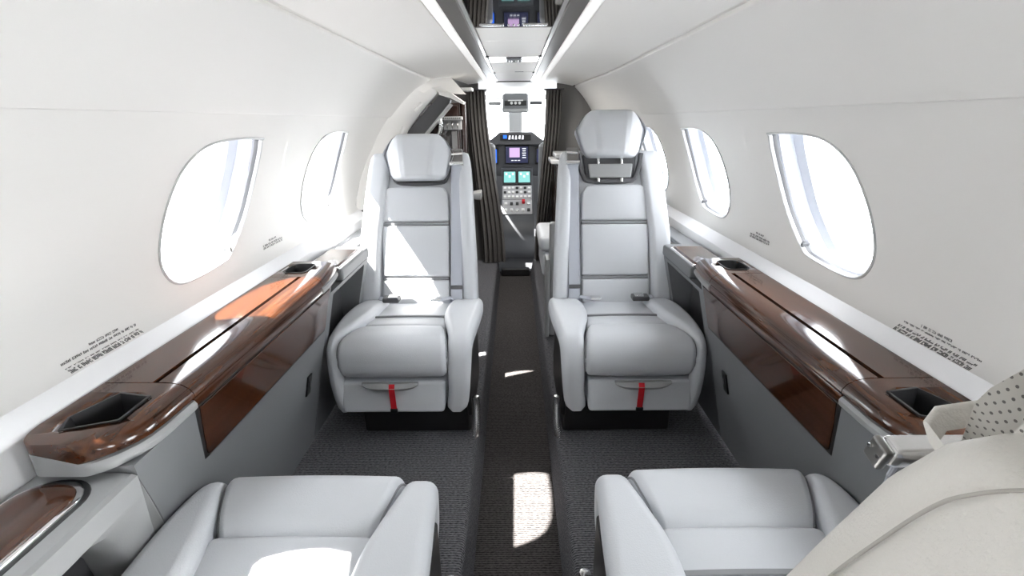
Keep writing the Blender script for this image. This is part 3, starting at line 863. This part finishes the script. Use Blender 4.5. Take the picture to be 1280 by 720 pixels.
# door surround: white skin between the liner arch and the entry opening
DF = thing('door_frame', (-.6, 2.9, .9), 'white angular frame with dark padded strip around the entry door on the left', 'door frame')
arch = []
for z in (.62, .69, .78, .86, .91, .965, 1.02, 1.07, 1.12, 1.168, 1.216, 1.25, 1.279, 1.300):
    x = circ(z) if z < 1.285 else .40
    arch.append(Vector((-x*taper(yl(z)), yl(z), z)))
inner_xz = [(-.655, .62), (-.66, .70), (-.665, .79), (-.66, .88), (-.65, .935), (-.64, .975), (-.615, 1.02), (-.58, 1.06), (-.545, 1.10), (-.505, 1.14), (-.465, 1.18), (-.435, 1.205), (-.37, 1.20), (-.28, 1.195)]
inner = [Vector((x, 3.02, z)) for x, z in inner_xz]
m = MB(); rings = [arch, [a.lerp(b, .06)+Vector((-.012, 0, .012)) for a, b in zip(arch, inner)], [a.lerp(b, .5) for a, b in zip(arch, inner)], inner, [p+Vector((0, .05, 0)) for p in inner]]
loft(m, rings, cap=False, closed=False); m.build('frame_skin', M['ceil'], DF, angle=25)
# raised rib pieces on the frame
m = MB()
for i, j in ((4, 6), (8, 9)):
    a = arch[i].lerp(inner[i], .75); b = arch[j].lerp(inner[j], .75)
    tube(m, [a+Vector((0, -.01, 0)), b+Vector((0, -.01, 0))], .012, 8)
m.build('frame_rib', M['liner'], DF)
# dark padded strip (diagonal)
def slabxz(poly, y0, y1, name, m_, par):
    m = MB(); prism(m, poly, 'y', y0, y1); return m.build(name, m_, par, angle=30)
slabxz([(-.640, .985), (-.430, 1.195), (-.372, 1.165), (-.375, 1.15), (-.525, .99), (-.545, .955), (-.63, .955)], 3.03, 3.10, 'padded_strip', M['dgrey'], DF)
slabxz([(-.552, .955), (-.375, 1.145), (-.366, 1.138), (-.530, .965), (-.50, .935), (-.51, .93)], 3.01, 3.12, 'edge_trim', M['rim'], DF)
slabxz([(-.435, 1.205), (-.37, 1.205), (-.29, 1.15), (-.30, 1.14), (-.372, 1.175), (-.43, 1.19)], 3.00, 3.12, 'upper_bracket', M['ceil'], DF)
m = MB(); tube(m, smooth_path([(-.475, 3.13, .955), (-.452, 3.11, .985), (-.445, 3.10, 1.03), (-.455, 3.11, 1.075), (-.475, 3.13, 1.10)], 6), .013, 12); m.build('grab_handle', M['silver'], DF)
m = MB(); rbox(m, (-.30, 3.28, 1.232), (.085, .10, .022), .006); tag(m.build('ceiling_latch_block', M['lgrey']), 'small pale block on the ceiling above the entry, left of the curtain', 'fitting')

# tall dark cabinet behind the left seat
CB = thing('entry_cabinet', (-.52, 3.5, 0), 'tall dark glossy wood cabinet in the entry behind the left seat', 'cabinet')
m = MB(); rbox(m, (-.535, 3.50, .581), (.37, .22, 1.16), .01); m.build('cabinet_body', M['dwood'], CB)
for x, w in ((-.645, .18), (-.455, .18)):
    m = MB(); rbox(m, (x+.005, 3.378, .585), (w-.01, .02, 1.12), .006); d = m.build('cabinet_door', M['dwood'], CB)
    m = MB(); tube(m, [(x+.09, 3.368, .45), (x+.09, 3.362, .5), (x+.09, 3.362, .62), (x+.09, 3.368, .67)], .006, 8); m.build('handle', M['steel'], d)
m = MB(); rbox(m, (-.333, 3.44, .585), (.03, .12, 1.165), .008); m.build('edge_post', M['dwood'], CB)
# hook plate above the seat
HP = thing('hook_plate', (-.40, 3.33, 1.0), 'small grey metal hook plate on the dark cabinet behind the left headrest', 'hook plate')
m = MB(); rbox(m, (-.402, 3.352, 1.025), (.118, .03, .062), .006); m.build('plate', M['lgrey'], HP)
m = MB(); rbox(m, (-.402, 3.340, 1.064), (.134, .05, .022), .005); m.build('top_lip', M['lgrey'], HP)
for x in (-.435, -.402, -.368):
    m = MB(); tube(m, smooth_path([(x, 3.333, 1.04), (x, 3.318, 1.03), (x, 3.315, 1.014), (x, 3.324, 1.005)], 4), .005, 8); m.build('hook', M['steel'], HP)
m = MB()
for k in range(9): rbox(m, (-.455+k*.013, 3.3145, 1.064), (.008, .001, .009), .0004, 1)
m.build('print', M['ink'], HP)
m = MB(); rbox(m, (-.395, 3.355, .90), (.035, .02, .17), .005); m.build('backing_strip', M['steel'], HP)
# little folding shelf at the cabinet edge
m = MB(); rbox(m, None, (.085, .16, .05), .008, xf=lambda q: (-.262+q[0], 3.24+q[1], .585+q[2]*(1 if q[0] > -.02 else .5)))
tag(m.build('folding_shelf', M['lgrey']), 'small grey shelf sticking out beside the left curtain behind the left seat', 'shelf')

# curtains, gathered at both sides of the cockpit opening
def curtain(label, top, bot, y, n, ztop, zbot):
    rings = []
    for i in range(15):
        t = i/14; z = ztop+(zbot-ztop)*t
        e = t*t*(3-2*t)
        x0 = top[0]+(bot[0]-top[0])*e; x1 = top[1]+(bot[1]-top[1])*e
        f = []; b = []
        N = n*8
        for j in range(N+1):
            u = j/N; ph = u*n*2*PI
            x = x0+(x1-x0)*u+.006*math.sin(ph*2+t)
            f.append((x, y+.022*math.sin(ph)+.006*math.sin(3*t+u*5)-.006, z)); b.append((x, y+.022*math.sin(ph)+.006*math.sin(3*t+u*5)+.002, z))
        rings.append(f+b[::-1])
    m = MB(); loft(m, rings); return m
cl_ = curtain('l', (-.325, -.200), (-.255, -.080), 3.66, 5, 1.245, .004)
CU = thing('curtain', (-.2, 3.66, 0), 'gathered dark taupe curtain hanging left of the cockpit opening', 'curtain', None)
cl_.build('drape', M['curtain'], CU, angle=80)
m = MB(); tube(m, [(-.34, 3.66, 1.250), (-.19, 3.66, 1.250)], .006, 8); m.build('rod', M['dgrey'], CU)
cr_ = curtain('r', (.222, .335), (.150, .255), 3.66, 5, 1.245, .02)
CU = thing('curtain', (.24, 3.66, .02), 'gathered dark taupe curtain hanging right of the cockpit opening', 'curtain', None)
cr_.build('drape', M['curtain'], CU, angle=80)
m = MB(); tube(m, [(.21, 3.66, 1.250), (.35, 3.66, 1.250)], .006, 8); m.build('rod', M['dgrey'], CU)

# right side: dark cabinet with pale top, side seat, low partition
RC = thing('galley_cabinet', (.45, 3.45, 0), 'low dark wood cabinet with pale top against the grey bulkhead on the right', 'cabinet')
m = MB(); rbox(m, (.45, 3.45, .386), (.36, .28, .768), .01); m.build('cabinet_body', M['dwood'], RC)
m = MB(); rbox(m, (.44, 3.45, .785), (.40, .30, .030), .008); m.build('cabinet_top', M['rim'], RC)
m = MB(); rbox(m, (.44, 3.45, .822), (.34, .28, .034), .012); m.build('upper_tray', M['lgrey'], RC)
SS = thing('side_facing_seat', (.42, 2.95, 0), 'side-facing grey leather seat half hidden behind the right seat', 'seat')
m = MB(); rbox(m, (.40, 3.02, .355), (.52, .46, .09), .035, 5); m.build('seat_cushion', M['leather'], SS)
m = MB(); rbox(m, (.41, 3.02, .225), (.50, .45, .15), .03, 5); m.build('lower_cushion', M['leather'], SS)
m = MB(); rbox(m, (.42, 3.02, .078), (.46, .43, .15), .02, 4); m.build('seat_base', M['mgrey'], SS)
m = MB(); rbox(m, None, (.06, .56, .40), .025, 5, xf=lambda q: (.682+q[0]-.03*(q[2]/.2)**2, 2.72+q[1], .55+q[2])); m.build('backrest', M['mgrey'], SS)
m = MB(); rbox(m, (.645, 2.9, .061), (.10, .5, .12), .01); m.build('rear_support', M['mgrey'], SS)
LP = thing('low_partition', (.42, 2.3, 0), 'low pale grey partition standing behind the right seat by the aisle', 'partition')
m = MB(); rbox(m, (.43, 2.30, .295), (.53, .05, .586), .015, 4); m.build('panel', M['lgrey'], LP)
m = MB(); rbox(m, (.157, 2.30, .21), (.02, .10, .41), .008, 3); m.build('end_post', M['lgrey'], LP)

# ------------------------------------------------------------------ cockpit
mb = MB()
prism(mb, [(-.8, -.12), (.8, -.12), (.8, -.10), (-.8, -.10)], 'y', FWD, 5.4); struct(mb, 'floor_cockpit', M['cockpit'])
for s in (-1, 1):
    mb = MB(); rbox(mb, (s*.78, 4.57, .45), (.04, 1.64, 1.1), .01); struct(mb, 'wall_cockpit_'+('left' if s < 0 else 'right'), M['cockpit'])
mb = MB(); strip(mb, [(-.8, 1.21), (-.5, 1.30), (0, 1.315), (.5, 1.30), (.8, 1.21)], 1, FWD+.02, 5.1, 4, tap=False); struct(mb, 'ceiling_cockpit', M['cockwhite'])
mb = MB(); rbox(mb, (0, 5.36, .35), (1.6, .04, .95), .01); struct(mb, 'wall_nose', M['cockpit'])
# windscreen frame with two panes and centre post
WF = bpy.data.objects.new('window_windscreen', None); WF.location = (0, 5.1, .9); C.objects.link(WF); WF['kind'] = 'structure'
m = MB(); rbox(m, (.012, 5.12, 1.0), (.14, .05, .48), .02); m.build('centre_post', M['lgrey'], WF)
m = MB(); rbox(m, (0, 5.11, 1.262), (1.6, .05, .05), .01); m.build('header', M['cockwhite'], WF)
for s in (-1, 1):
    m = MB(); rbox(m, (s*.40, 5.15, 1.03), (.72, .008, .44), .003); m.build('pane', M['glass'], WF)

# sun visors and overhead unit
for s, nm in ((-1, 'left'), (1, 'right')):
    m = MB(); rbox(m, (.01+s*.18, 4.55, 1.188), (.11, .04, .030), .01); rbox(m, (.01+s*.18, 4.57, 1.135), (.12, .010, .008), .003)
    tag(m.build('sun_visor', M['lgrey'] if s < 0 else M['dgrey']), 'narrow grey sun visor %s of the cockpit overhead unit' % nm, 'sun visor')
OU = thing('overhead_unit', (.01, 4.5, 1.12), 'grey overhead unit with white switches above the cockpit windscreen post', 'overhead unit')
m = MB(); rbox(m, None, (.225, .14, .155), .02, 3, xf=lambda q: (.012+q[0]*(1-.6*q[2]), 4.5+q[1], 1.188+q[2])); m.build('housing', M['mgrey'], OU)
m = MB(); rbox(m, (.012, 4.428, 1.185), (.19, .02, .04), .004); m.build('switch_recess', M['black'], OU)
m = MB(); rbox(m, (.012, 4.424, 1.206), (.13, .012, .012), .003); m.build('label_strip', M['cockwhite'], OU)
for k in (-1, 0, 1):
    m = MB(); tube(m, [(.012+k*.034, 4.42, 1.186), (.012+k*.034, 4.405, 1.184)], [.012, .010], 12); m.build('knob', M['cockwhite'], OU)
m = MB(); rbox(m, (.012, 4.43, 1.128), (.20, .03, .028), .006); m.build('lower_bar', M['lgrey'], OU)

# glareshield and panel
GS = thing('instrument_panel', (.015, 4.7, .8), 'dark cockpit instrument panel with a lit map screen and glareshield strip', 'instrument panel')
m = MB(); prism(m, [(-.60, .84), (.63, .84), (.63, .875), (.255, .875), (.165, .945), (-.135, .945), (-.225, .875), (-.60, .875)], 'y', 4.60, 4.95); m.build('glareshield', M['dgrey'], GS, angle=30)
m = MB(); rbox(m, (.015, 4.72, .70), (1.2, .10, .30), .01); m.build('panel_face', M['cockpit'], GS)
m = MB(); rbox(m, (.022, 4.664, .745), (.225, .012, .165), .006); sc_ = m.build('screen', M['black'], GS)
m = MB(); rbox(m, (.022, 4.656, .745), (.205, .004, .145), .001, 1); m.build('glow', M['scr_dark'], sc_)
m = MB(); rbox(m, (.000, 4.653, .765), (.095, .002, .085), .0005, 1); m.build('map_area', M['scr_pink'], sc_)
m = MB()
for k in range(5): rbox(m, (.088, 4.653, .80-.02*k), (.035-.006*(k % 2), .002, .008), .0005, 1)
for k in range(3): rbox(m, (-.02+.03*k, 4.653, .695), (.022, .002, .007), .0005, 1)
m.build('readouts', M['scr_white'], sc_)
for s in (-1, 1):
    m = MB(); rbox(m, (.02+s*.27, 4.66, .735), (.20, .012, .15), .006); sc2 = m.build('side_screen', M['black'], GS)
    m = MB(); rbox(m, (.02+s*.265, 4.653, .735), (.16, .004, .12), .001, 1); m.build('glow', M['scr_blue'] if s < 0 else M['scr_dark'], sc2)
# guidance panel on the glareshield
m = MB(); rbox(m, (.01, 4.596, .90), (.28, .02, .05), .004); gp = m.build('guidance_panel', M['black'], GS)
m = MB(); rbox(m, (-.085, 4.585, .907), (.034, .004, .030), .008, 2); m.build('blue_display', M['scr_blue'], gp)
m = MB()
for k, x in enumerate((-.045, -.015, .015, .045, .075)):
    prism(m, [(x-.011, .884+.006*(k % 2)), (x+.008, .884), (x+.013-.004*(k % 3), .918), (x-.004, .920)], 'y', 4.580, 4.584)
m.build('white_readouts', M['scr_white'], gp)
# pedestal
PD = thing('centre_pedestal', (.02, 4.45, -.10), 'cockpit centre pedestal with two teal screens, pale key panel and red knob', 'pedestal')
m = MB(); prism(m, [(4.655, .55), (4.655, -.10), (4.14, -.10), (4.12, .06), (4.14, .16), (4.20, .235), (4.50, .53), (4.60, .63), (4.655, .63)], 'x', -.125, .165); m.build('pedestal_body', M['cockpit'], PD, angle=30)
def onped(u, a, w, h, th, name, m_, par=PD):
    # pedestal top slopes from (4.20,.235) to (4.60,.63); a = 0..1 along the slope
    d = Vector((0, .40, .395)); L_ = d.length; t = d.normalized(); n = Vector((0, -t.z, t.y))
    o = Vector((.02+u, 4.20, .235))
    mm = MB(); rbox(mm, None, (w, h, th), min(.004, th*.45), 2, xf=lambda q: tuple(o+Vector((q[0], 0, 0))+t*(a*L_+q[1])+n*(q[2]+th/2)))
    return mm.build(name, m_, par)
for s in (-1, 1):
    sc3 = onped(s*.066, .80, .125, .165, .012, 'pedestal_screen', M['black'])
    onped(s*.066, .80, .105, .125, .014, 'glow', M['scr_teal'], sc3)
    for k in range(3): onped(s*.066+(-.03+.03*k), .86-.05*(k % 2), .02, .03, .0155, 'readout', M['scr_white'], sc3)
onped(0, .50, .262, .150, .010, 'key_panel', M['panelsil'])
onped(0, .22, .262, .155, .010, 'lower_panel', M['panelsil'])
rnd = random.Random(3)
for r_ in range(3):
    for c_ in range(7):
        onped(-.108+.036*c_, .41+.085*r_, .024, .022, .018, 'key', M['cockwhite'] if rnd.random() < .7 else M['black'])
for r_ in range(2):
    for c_ in range(5):
        if (r_, c_) == (1, 3): continue
        onped(-.10+.05*c_, .15+.12*r_, .026, .026, .024, 'switch', rnd.choice((M['cockwhite'], M['black'], M['silver'])))
onped(.055, .30, .026, .03, .04, 'red_knob', M['red'])
# pilot seats either side (seen as slivers past the curtains)
for s, nm in ((-1, 'left'), (1, 'right')):
    PS = thing('pilot_seat', (s*.36+.02, 4.25, -.10), 'dark pilot seat at the %s of the cockpit pedestal' % nm, 'pilot seat', None)
    m = MB(); rbox(m, (s*.37+.02, 4.27, .10), (.34, .36, .38), .03); m.build('seat_base', M['cockpit'], PS)
    m = MB(); rbox(m, (s*.37+.02, 4.28, .33), (.38, .42, .09), .03, 4); m.build('seat_cushion', M['mgrey'], PS)
    m = MB(); rbox(m, None, (.40, .10, .56), .04, 4, xf=lambda q: (s*.37+.02+q[0], 4.02+q[1]-.12*q[2], .60+q[2])); m.build('backrest', M['mgrey'], PS)
    m = MB(); rbox(m, (s*.37+.02, 3.97, .96), (.20, .07, .14), .03, 4); m.build('headrest', M['mgrey'], PS)
# threshold step
m = MB(); rbox(m, (.0, 3.70, -.0895), (.222, .06, .06), .01); tag(m.build('threshold_step', M['black']), 'black threshold step where the aisle meets the cockpit', 'step')

# ------------------------------------------------------------------ light
w = bpy.data.worlds.new('bright_sky'); bpy.context.scene.world = w; w.use_nodes = True
bg = w.node_tree.nodes['Background']; bg.inputs[0].default_value = (.95, .975, 1, 1)
wt = w.node_tree; tcw = wt.nodes.new('ShaderNodeTexCoord'); sx = wt.nodes.new('ShaderNodeSeparateXYZ'); mr = wt.nodes.new('ShaderNodeMapRange')
wt.links.new(tcw.outputs['Generated'], sx.inputs[0]); wt.links.new(sx.outputs['X'], mr.inputs[0])
mr.inputs[1].default_value = -1; mr.inputs[2].default_value = 1; mr.inputs[3].default_value = 5.5; mr.inputs[4].default_value = 15.5   # sky set brighter on the right to lift the left wall
wt.links.new(mr.outputs[0], bg.inputs[1])
sd = bpy.data.lights.new('sun', 'SUN'); sd.energy = 60; sd.angle = math.radians(.6); sd.color = (1, .96, .9)
so = bpy.data.objects.new('sun', sd); C.objects.link(so)
so.rotation_euler = Vector((1, .04, -1.29)).to_track_quat('-Z', 'Y').to_euler(); so.location = (-4, 1, 5)

al = bpy.data.lights.new('entry_lamp', 'AREA'); al.energy = 7; al.size = .22; al.color = (1, .96, .9)  # fill light added to brighten the door frame, not a fitting
ao = bpy.data.objects.new('entry_lamp', al); C.objects.link(ao); ao.location = (-.05, 3.15, 1.285)

# ------------------------------------------------------------------ camera
cd = bpy.data.cameras.new('camera'); cam = bpy.data.objects.new('camera', cd); C.objects.link(cam)
cd.sensor_width = 36; cd.lens = 608/1280*36; cd.clip_start = .01
TH = math.atan2(210, 608); ROLL = math.radians(.6); YAW = math.radians(.45)
f = Vector((0, math.cos(TH), -math.sin(TH))); r = Vector((1, 0, 0)); u = r.cross(f)
Rz = Matrix.Rotation(YAW, 3, 'Z'); f, r, u = Rz @ f, Rz @ r, Rz @ u
r2 = r*math.cos(ROLL)-u*math.sin(ROLL); u2 = u*math.cos(ROLL)+r*math.sin(ROLL)
mt = Matrix((r2, u2, -f)).transposed().to_4x4(); mt.translation = (0, 0, 1.05)
cam.matrix_world = mt
sc = bpy.context.scene; sc.camera = cam
sc.view_settings.view_transform = 'Standard'; sc.view_settings.look = 'None'; sc.view_settings.gamma = 1; sc.view_settings.exposure = .36
sc.view_settings.use_curve_mapping = False
sc.cycles.max_bounces = 12; sc.cycles.diffuse_bounces = 8; sc.cycles.transparent_max_bounces = 12
